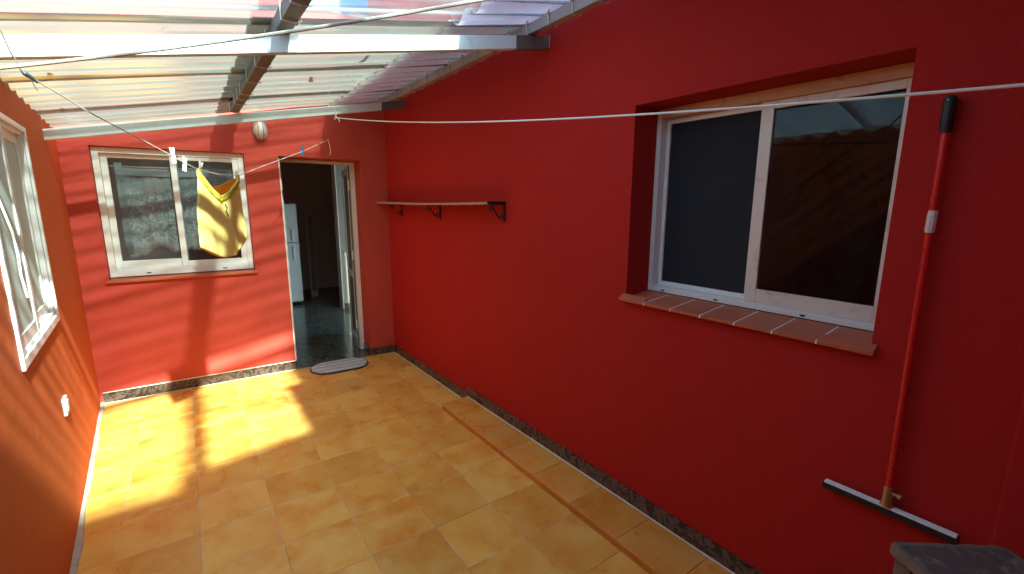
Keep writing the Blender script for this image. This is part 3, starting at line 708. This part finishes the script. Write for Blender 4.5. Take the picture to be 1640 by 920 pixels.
# hooks that clasp the purlins
def hookmesh(xl, w, zt, zbm):
    return [(xl-0.004, 0, zt), (xl-0.004, 0, zbm-0.004), (xl+w*0.5, 0, zbm-0.006), (xl+w+0.008, 0, zbm-0.001), (xl+w+0.012, 0, zbm+0.006)]
zl = zb(1.657)+0.068; zc = zb(0.419)+0.068
h0 = None
for k in range(26):
    y = 4.425 - 0.1775*k
    if y < -0.35: break
    if h0 is None:
        b = MB(); b.tube([Vector(p)+Vector((0, y, 0)) for p in hookmesh(1.613, 0.044, zl+0.085, zl)], 0.0028, 6)
        b.box(1.600, 1.612, y-0.012, y+0.012, zl+0.050, zl+0.066)
        h0 = b.build('roof_hook', M['hook'], rf, origin=(1.613, y, zl))
    else: copyof(h0, (1.613, y, zl), rf)
h1 = None
for k in range(0, 26):
    if k % 2 and k % 5: continue
    y = 4.425 - 0.1775*k
    if y < -0.35 or y > 4.1: continue
    if h1 is None:
        b = MB(); b.tube([Vector(p)+Vector((0, y, 0)) for p in hookmesh(0.365, 0.054, zc+0.065, zc)], 0.0028, 6)
        h1 = b.build('roof_hook', M['hook'], rf, origin=(0.365, y, zc))
    else: copyof(h1, (0.365, y, zc), rf)
# blue water tank on a plinth on the kitchen roof, seen through the clear roofing
tk = thing('water_tank', (1.96, 5.45, 2.75), 'blue round water tank showing through the clear roofing near the upper wall corner', 'tank')
MB().box(1.62, 2.30, 5.15, 5.80, 2.751, 3.54).build('plinth', M['plaster'], tk, bevel=0.01)
prof = [(0.30, 0.0), (0.335, 0.03), (0.345, 0.20), (0.335, 0.24), (0.35, 0.28), (0.35, 0.62), (0.30, 0.74), (0.12, 0.80), (0.12, 0.86), (0.01, 0.86)]
b = MB(); n = 40
rings = [[b.bm.verts.new((1.96+q*math.cos(2*math.pi*k/n), 5.45+q*math.sin(2*math.pi*k/n), 3.542+z)) for k in range(n)] for q, z in prof]
for i in range(len(rings)-1):
    for k in range(n): b.bm.faces.new((rings[i][k], rings[i][(k+1)%n], rings[i+1][(k+1)%n], rings[i+1][k]))
b.bm.faces.new(rings[0]); b.bm.faces.new(rings[-1])
b.build('barrel', M['bluebasin'], tk, smooth=True)

# a few dead leaves lying on the roofing
lf0 = None
for k, (lx, ly, lab) in enumerate(((-0.45, 3.05, 'dead leaf on the roofing above the left window corner'), (-0.52, 3.90, 'dead leaf on the roofing close to the far left corner'),
        (-0.12, 3.35, 'dead leaf on the milky roofing between left wall and middle purlin'), (0.80, 3.40, 'dead leaf on the milky roofing just beyond the middle purlin'),
        (0.98, 2.85, 'dead leaf on the milky roofing nearer the right wall'), (-0.20, 1.80, 'dead leaf on the clear roofing above the near beam'))):
    if lf0 is None:
        b = MB(); pts_ = [(-0.035, 0, 0.0), (-0.015, 0.010, 0.004), (0.010, 0.011, 0.005), (0.035, 0, 0.002), (0.010, -0.011, 0.004), (-0.015, -0.010, 0.003)]
        vs_ = [b.bm.verts.new(p) for p in pts_]; m_ = b.bm.verts.new((0.0, 0, 0.0)); 
        for i in range(6): b.bm.faces.new((vs_[i], vs_[(i+1) % 6], m_))
        o = lf0 = b.build('dead_leaf', M['leaf'], origin=(0, 0, 0)); o.modifiers.new('t', 'SOLIDIFY').thickness = 0.0008
    else: o = lf0.copy(); COL.objects.link(o)
    o.location = (lx, ly, sheetz(lx, ly)+0.012); o.rotation_euler = (random.uniform(-.3, .3), random.uniform(-.3, .3)-0.19, random.uniform(0, 6.2))
    s_ = random.uniform(0.6, 1.1); o.scale = (s_, s_*random.uniform(0.6, 1.1), s_)
    tag(o, lab, 'leaf', 'dead leaves on the roofing')

# ------------------------------------------------------------------ lamp
lp = thing('wall_lamp', BW(1.315, 0, 2.11), 'small caged bulkhead lamp on the end wall beneath the beam', 'lamp')
def ell(cx, cz, a, b_, o, n=24): return [BW(cx+a*math.cos(2*math.pi*k/n), o, cz+b_*math.sin(2*math.pi*k/n)) for k in range(n)]
b = MB(); b.prism(ell(1.315, 2.215, 0.056, 0.088, 0.001), BW.n*0.026); b.build('base', M['lampbody'], lp, bevel=0.003)
b = MB(); rings = []
for q in range(7):
    a = q/6*math.pi/2
    rings.append([b.bm.verts.new(p) for p in ell(1.315, 2.21, 0.045*max(math.cos(a), 0.02), 0.074*max(math.cos(a), 0.02), 0.0275+0.062*math.sin(a))])
for i in range(6):
    for k in range(24): b.bm.faces.new((rings[i][k], rings[i][(k+1)%24], rings[i+1][(k+1)%24], rings[i+1][k]))
b.bm.faces.new(rings[-1]); b.bm.faces.new(rings[0])
b.build('glass_dome', M['lampglass'], lp, smooth=True)
b = MB()
for ds in (-0.022, 0.018):
    b.tube([BW(1.315+ds, 0.026+0.069*math.sin(math.pi*k/12), 2.21+0.082*math.cos(math.pi*k/12)) for k in range(13)], 0.0024, 6)
b.tube([BW(1.315+0.052*math.cos(math.pi*k/12), 0.026+0.071*math.sin(math.pi*k/12), 2.17) for k in range(13)], 0.0024, 6)
b.build('cage', M['lampbody'], lp, smooth=True)

# ------------------------------------------------------------------ shelf with scroll brackets
sh = thing('shelf', RW(1.07, 0, 1.48), 'thin wooden shelf on three black scroll brackets, on the red wall', 'shelf')
b = MB(); rows_t = []
nseg = 10
for k in range(nseg):
    s0 = 0.02+2.05*k/nseg; s1 = 0.02+2.05*(k+1)/nseg
    sag = lambda s: -0.010*math.sin(math.pi*(s-0.02)/2.05)
    b.hexa([RW(s0, 0.003, 1.590+sag(s0)), RW(s1, 0.003, 1.590+sag(s1)), RW(s1, 0.125, 1.590+sag(s1)), RW(s0, 0.125, 1.590+sag(s0)),
            RW(s0, 0.003, 1.606+sag(s0)), RW(s1, 0.003, 1.606+sag(s1)), RW(s1, 0.125, 1.606+sag(s1)), RW(s0, 0.125, 1.606+sag(s0))])
bmesh.ops.remove_doubles(b.bm, verts=b.bm.verts[:], dist=0.0001)
b.build('plank', M['wood'], sh)
def spiral(c0, c1, r0, turns, a0, sgn, n=18):
    return [(c0 + (r0*(1-0.75*k/n))*math.cos(a0+sgn*turns*2*math.pi*k/n), c1 + (r0*(1-0.75*k/n))*math.sin(a0+sgn*turns*2*math.pi*k/n)) for k in range(n+1)]
for s, dz in ((0.36, -0.006), (1.16, -0.010), (2.085, 0.002)):
    t_ = 1.588+dz
    br = MB()
    br.box(s-0.010, s+0.010, 0.002, 0.008, t_-0.115, t_, RW); br.box(s-0.010, s+0.010, 0.008, 0.13, t_-0.006, t_ - 0.0005, RW)
    if s > 2: br.box(s-0.012, s+0.012, 0.004, 0.135, t_+0.003, t_+0.019, RW)
    up = spiral(0.108, t_-0.030, 0.019, 1.2, math.pi*0.9, -1); dn = spiral(0.030, t_-0.078, 0.019, 1.2, -math.pi*0.1, -1)
    path = list(reversed(up)) + [(0.090, t_-0.038), (0.070, t_-0.055), (0.056, t_-0.080), (0.048, t_-0.098)]
    br.tube([RW(s, o, z) for o, z in reversed(up)], 0.0042, 6)
    br.tube([RW(s, o, z) for o, z in [up[0], (0.084, t_-0.045), (0.068, t_-0.062), (0.058, t_-0.080), (0.049, dn[0][1])]], 0.0055, 6)
    br.tube([RW(s, o, z) for o, z in dn], 0.0042, 6)
    br.build('bracket', M['iron'], sh, smooth=True)

# ------------------------------------------------------------------ clotheslines
def rope(name, pts, r, mat, label, n=8):
    b = MB(); b.tube(pts, r, n); o = b.build(name, M[mat], smooth=True); return tag(o, label, 'clothesline')
A1 = Vector((1.124, 4.092, 2.288)); B1 = Vector((1.4, -0.449, 1.79)); L1 = 4.5
pts = [A1.lerp(B1, k/60) for k in range(61)]
for k, p in enumerate(pts): t_ = L1*k/60; p.z = 2.292 - 0.1736*t_ + 0.0140*t_*t_
c1 = thing('clothesline', A1, 'thick white rope slung from the far beam past the large dark window', 'clothesline')
MB().tube(pts, 0.0036, 8).build('rope', M['rope'], c1, smooth=True)
b = MB(); b.tube([A1+Vector((0.0, -0.004, 0.085)), A1+Vector((-0.004, -0.006, 0.0)), A1+Vector((0.0, 0.05, -0.008)), A1+Vector((0.004, 0.052, 0.085))], 0.0035, 6)
b.tube([A1+Vector((0, 0, 0.004)), A1+Vector((0.012, -0.02, -0.008)), A1+Vector((0.02, -0.02, -0.03))], 0.0035, 6)
b.build('knot', M['rope'], c1, smooth=True)
A2 = Vector((-0.505, 1.6, 1.872)); B2 = Vector((1.768, 0.20, 2.33))
pts = [A2.lerp(B2, k/40) for k in range(41)]
for k, p in enumerate(pts):
    t_ = (B2-A2).to_2d().length*k/40; p.z = 1.845 + 0.105*t_ + 0.036*t_*t_
b = MB(); b.tube(pts, 0.0040, 8); o = b.build('clothesline', M['rope_grey'], smooth=True)
tag(o, 'greyed rope crossing close overhead in front of the near beam', 'clothesline')
K = Vector((-0.349, 2.08, 1.984)); H = Vector((1.175, 4.629, 2.166)); dh = (H-K).to_2d().normalized()
def L3(t_): 
    ks = [(0, 1.984), (0.24, 1.908), (0.515, 1.841), (0.648, 1.806), (0.732, 1.783), (0.85, 1.757), (1.018, 1.745), (1.233, 1.748), (1.542, 1.822), (2.307, 1.999), (2.92, 2.159)]
    for (a, za), (b_, zb_) in zip(ks[:-1], ks[1:]):
        if a <= t_ <= b_: z = za+(zb_-za)*(t_-a)/(b_-a); break
    return Vector((K.x+dh.x*t_, K.y+dh.y*t_, z))
c3 = thing('clothesline', K, 'thin line from the near beam to the hook above the doorway, swimsuit on it', 'clothesline')
MB().tube([L3(0.86*k/20) for k in range(21)], 0.0022, 6).build('line', M['rope_grey'], c3, smooth=True)
MB().tube([L3(0.86+2.06*k/50) for k in range(51)], 0.0030, 6).build('line', M['rope'], c3, smooth=True)
b = MB(); b.tube([(-0.385, 2.086, 2.10), (-0.372, 2.082, 2.045), (-0.358, 2.08, 2.005), K], 0.0016, 6)
b.tube([K+Vector((-0.008, 0, 0.014)), K, K+Vector((0.012, 0.01, -0.008)), K+Vector((0.022, 0.02, -0.02))], [0.003, 0.007, 0.006, 0.003], 8)
b.tube([K+Vector((0.010, 0.01, -0.008)), K+Vector((0.014, 0.012, -0.03)), K+Vector((0.020, 0.015, -0.045))], 0.0015, 6)
b.build('tie', M['wire'], c3, smooth=True)
hk = thing('wall_hook', H, 'small pale hook above the doorway with a short cord end dangling', 'hook')
MB().tube([BW(1.866, -0.003, 2.166), BW(1.866, 0.030, 2.163), BW(1.866, 0.036, 2.175)], 0.0045, 8).build('hook', M['hook'], hk, smooth=True)
MB().tube([BW(1.868, 0.028, 2.165), BW(1.877, 0.032, 2.14), BW(1.884, 0.030, 2.10), BW(1.884, 0.030, 2.065), BW(1.876, 0.030, 2.035)], 0.0036, 6).build('cord_end', M['rope'], hk, smooth=True)

# ------------------------------------------------------------------ clothes pegs
LD = Vector((dh.x, dh.y, 0)); LNv = Vector((dh.y, -dh.x, 0))
def peg(t_, tilt, mat, label, dz=0.0, sc=0.85):
    P = L3(t_)
    o = thing('clothes_peg', P, label, 'clothes peg', 'clothes pegs on the thin line')
    for sg in (-1, 1):
        b = MB(); q = Matrix.Rotation(tilt, 3, LNv)
        def pp(u, w, z): return P + q @ ((LD*u + LNv*w + Vector((0, 0, z+dz)))*sc)
        b.hexa([pp(sg*0.003, -0.005, 0.012), pp(sg*0.009, -0.005, 0.012), pp(sg*0.009, 0.005, 0.012), pp(sg*0.003, 0.005, 0.012),
                pp(sg*0.011, -0.005, 0.048), pp(sg*0.016, -0.005, 0.048), pp(sg*0.016, 0.005, 0.048), pp(sg*0.011, 0.005, 0.048)])
        b.hexa([pp(sg*0.0055, -0.005, -0.034), pp(sg*0.010, -0.005, -0.034), pp(sg*0.010, 0.005, -0.034), pp(sg*0.0055, 0.005, -0.034),
                pp(sg*0.003, -0.005, 0.0118), pp(sg*0.009, -0.005, 0.0118), pp(sg*0.009, 0.005, 0.0118), pp(sg*0.003, 0.005, 0.0118)])
        b.build('prong', M[mat], o, bevel=0.001)
    b = MB(); b.tube([pp(0.0, -0.007, 0.010), pp(0.0, 0.007, 0.010)], 0.004, 8); b.build('spring', M['steel_grey'], o, smooth=True)
    return o
peg(0.665, 0.10, 'peg', 'cream peg farthest left on the line, before the window mullion')
peg(0.745, -0.25, 'peg', 'cream peg hanging between the leftmost peg and the yellow swimsuit', -0.012)
peg(0.865, -0.35, 'peg', 'tilted cream peg clamping the left strap of the yellow swimsuit', 0.006)
peg(1.222, 0.1, 'peg', 'cream peg clamping the right strap of the yellow swimsuit', -0.014, 0.8)
peg(2.307, -0.1, 'bluepeg', 'small blue peg alone on the line above the doorway corner', 0.0, 0.95)

# ------------------------------------------------------------------ yellow swimsuit
ss = thing('swimsuit', L3(1.03)-Vector((0, 0, 0.45)), 'yellow halter swimsuit with lime trim drying on the thin line', 'swimsuit')
def smooth(a, b_, x):
    x = max(0, min(1, (x-a)/(b_-a))); return x*x*(3-2*x)
def left_t(v): return 0.838 + (0.800-0.838)*smooth(0, 0.35, v) + (0.785-0.800)*v + 0.018*math.exp(-((v-0.3)/0.15)**2)
def right_t(v): return 1.232 + 0.012*smooth(0, 0.3, v) + 0.030*smooth(0.55, 0.85, v) - 0.004*math.sin(v*7)
def topz(u, front=True):
    dip = (0.118 if front else 0.070); a = abs(u-0.40)/(0.40 if u < 0.40 else 0.60); a = min(1, a)
    return 1.748 - dip*(1-a**1.35) - 0.008*u
def botz(u):
    return 1.300 + 0.075*max(0, (0.42-u)/0.42)**1.25 + 0.088*max(0, (u-0.62)/0.38)**1.2
def panel(front):
    rows = []; nu, nv = 30, 34
    for i in range(nv+1):
        v = i/nv; r_ = []
        for j in range(nu+1):
            u = j/nu
            t_ = left_t(v) + (right_t(v)-left_t(v))*u
            # the straps gather towards the pegs
            z = topz(u, front) + (botz(u)-topz(u, front))*v
            bulge = math.sin(math.pi*u)**0.6 if 0 < u < 1 else 0
            w = (0.014 if front else -0.016)*bulge
            if front:
                w += 0.004*math.sin(u*11+v*1.5)*bulge*(0.3+v) + 0.003*math.sin(u*23-v*3)*bulge*(1-v)
                w -= 0.009*math.exp(-((u-0.70-0.08*math.sin(v*3))/0.05)**2)*smooth(0.15, 0.5, v)
                w -= 0.006*math.exp(-((u-0.18-0.18*v)/0.05)**2)*smooth(0.45, 0.8, v)
            P = Vector((K.x+dh.x*t_, K.y+dh.y*t_, z)) + LNv*w
            r_.append(P)
        rows.append(r_)
    return rows
fp = panel(True); bp = panel(False)
b = MB(); b.grid(fp); o = b.build('front_panel', M['yellow'], ss, smooth=True, angle=80); o.modifiers.new('t', 'SOLIDIFY').thickness = 0.0016
b = MB(); b.grid(bp); o = b.build('back_panel', M['orange_cloth'], ss, smooth=True, angle=80); o.modifiers.new('t', 'SOLIDIFY').thickness = 0.0016
# trims: a band along the front neckline, a thin edge at the back neckline
def strip(rows, k0, k1, lift, name, mat, rip=0.0):
    q = []
    for i in range(k0, k1+1):
        q.append([p + LNv*(lift + rip*math.sin(j*1.9+i)) for j, p in enumerate(rows[i])])
    b = MB(); b.grid(q); o = b.build(name, M[mat], ss, smooth=True, angle=80); o.modifiers.new('t', 'SOLIDIFY').thickness = 0.002
strip(fp, 0, 3, 0.004, 'neck_trim', 'lime', 0.003)
b = MB(); b.tube([p+LNv*0.004 for p in fp[0]], 0.0042, 6); b.build('piping', M['yellow'], ss, smooth=True)
b = MB(); b.tube([p+LNv*0.002 for p in bp[0]], 0.0034, 6); b.build('piping', M['orange_cloth'], ss, smooth=True)
b = MB(); c_ = fp[5][15]; b.tube([c_+LNv*0.006, c_+LNv*0.009+LD*0.012-Vector((0, 0, 0.02)), c_+LNv*0.009-LD*0.003-Vector((0, 0, 0.035)), c_+LNv*0.009+LD*0.014-Vector((0, 0, 0.065))], 0.0030, 6)
b.build('drawstring', M['stone'], ss, smooth=True)
for t_ in (0.845, 1.222):
    P = L3(t_); b = MB(); b.hexa([P+LD*a+LNv*w+Vector((0, 0, z)) for z in (-0.035, 0.006) for a, w in ((-0.012, -0.004), (0.014, -0.004), (0.014, 0.010), (-0.012, 0.010))])
    b.build('strap', M['yellow'], ss, bevel=0.003)

# ------------------------------------------------------------------ squeegee hanging on the right wall
sq = thing('squeegee', RW(4.25, 0.03, 0.64), 'red pole floor squeegee hanging on the wall beside the large window', 'squeegee')
MB().tube([RW(4.247, 0.026, 0.700), RW(4.242, 0.024, 1.25), RW(4.238, 0.022, 1.795)], 0.0105, 14).build('pole', M['pole'], sq, smooth=True)
MB().tube([RW(4.238, 0.022, 1.795), RW(4.237, 0.022, 1.81), RW(4.236, 0.022, 1.885), RW(4.236, 0.022, 1.893)], [0.0125, 0.0150, 0.0150, 0.010], 14).build('grip', M['black'], sq, smooth=True)
b = MB(); b.tube([RW(4.2395+0.0002*k, 0.0235, 1.520+0.0125*k) for k in range(6)], [0.0112, 0.0122, 0.0116, 0.0124, 0.0118, 0.0110], 9); b.build('sticker', M['label'], sq)
MB().tube([RW(4.2475, 0.027, 0.652), RW(4.2475, 0.027, 0.664), RW(4.247, 0.026, 0.712), RW(4.247, 0.026, 0.716)], [0.017, 0.0135, 0.0135, 0.012], 12).build('socket', M['brass'], sq, smooth=True, bevel=0.0)
MB().tube([RW(4.255, 0.030, 0.700), RW(4.279, 0.036, 0.699)], 0.0045, 8).tube([RW(4.273, 0.034, 0.699), RW(4.283, 0.036, 0.699)], 0.009, 8).build('screw', M['brass'], sq, smooth=True)
MB().box(4.075, 4.415, 0.012, 0.033, 0.6412, 0.6485, RW).build('channel', M['alu'], sq, bevel=0.002)
MB().box(4.071, 4.419, 0.012, 0.034, 0.621, 0.6395, RW).build('rubber_blade', M['black'], sq, bevel=0.002)
MB().tube([RW(4.236, -0.004, 1.876), RW(4.236, 0.045, 1.879)], 0.0022, 8).build('nail', M['steel_grey'], sq)

# ------------------------------------------------------------------ door mat
dm = thing('door_mat', (1.11, 4.50, 0.0), 'oval grey ribbed door mat with black edging at the open doorway', 'mat')
def stad(hl, hr, c, ax, n=14):
    ux = Vector((math.cos(ax), math.sin(ax), 0)); uy = Vector((-math.sin(ax), math.cos(ax), 0)); q = []
    for k in range(n+1):
        a = -math.pi/2+math.pi*k/n; q.append(Vector(c)+ux*(hl+hr*math.cos(a)*0.95)+uy*hr*math.sin(a))
    for k in range(n+1):
        a = math.pi/2+math.pi*k/n; q.append(Vector(c)+ux*(-hl+hr*math.cos(a)*0.95)+uy*hr*math.sin(a))
    return q
mx = R(-3); mc = Vector((1.112, 4.475, 0.002))
MB().prism(stad(0.105, 0.178, mc, mx), Vector((0, 0, 0.008))).build('edging', M['black'], dm, bevel=0.002)
for k in range(11):
    y0 = -0.160+0.0292*k; y1 = y0+0.0262; q = []
    ux = Vector((math.cos(mx), math.sin(mx), 0)); uy = Vector((-math.sin(mx), math.cos(mx), 0))
    def hw(y): return 0.105 + 0.95*math.sqrt(max(0.0, 0.164**2-y*y))
    a0 = hw(y0) if abs(y0) < 0.164 else 0.105; a1 = hw(y1) if abs(y1) < 0.164 else 0.105
    pts = [mc+ux*(-a0)+uy*y0, mc+ux*a0+uy*y0, mc+ux*a1+uy*y1, mc-ux*a1+uy*y1]
    pts = [p+Vector((0, 0, 0.0085)) for p in pts]
    MB().prism(pts, Vector((0, 0, 0.005))).build('rib', M['mat_light' if k % 3 == 1 else 'mat_grey'], dm, bevel=0.0015)

# ------------------------------------------------------------------ slab topped stool in the near right corner
stl = thing('stool', (1.46, 0.10, 0.05), 'weathered grey slab topped stool beneath the squeegee, cut by the photo corner', 'stool')
C0 = Vector((1.470, 0.293, 0)); C1 = Vector((1.711, 0.102, 0)); C2 = Vector((1.53, -0.13, 0)); C3 = Vector((1.315, 0.055, 0))
def quad(sh_, z): 
    c = (C0+C1+C2+C3)/4; return [c+(p-c)*sh_+Vector((0, 0, z)) for p in (C0, C1, C2, C3)]
b = MB(); loop = []
cq = quad(1.0, 0.668)
for i in range(4):
    p0, p1 = cq[i], cq[(i+1) % 4]; cc_ = (cq[0]+cq[1]+cq[2]+cq[3])/4
    for k in range(14):
        q = p0.lerp(p1, k/14) if k else p0.lerp(cc_, 0.045)
        loop.append(q + (cc_-q).normalized()*max(0.0, random.gauss(0.001, 0.0022)))
b.prism(loop, Vector((0, 0, 0.029))); b.build('rim', M['stone_rim'], stl, bevel=0.004)
b = MB(); b.hexa(quad(0.88, 0.690)+quad(0.88, 0.7005)); b.build('slab', M['stone'], stl, bevel=0.003)
for p in quad(0.80, 0.0):
    zb0 = 0.051 if p.x > 1.50 else 0.0005
    MB().box(p.x-0.017, p.x+0.017, p.y-0.017, p.y+0.017, zb0, 0.667).build('leg', M['woodleg'], stl, bevel=0.003)
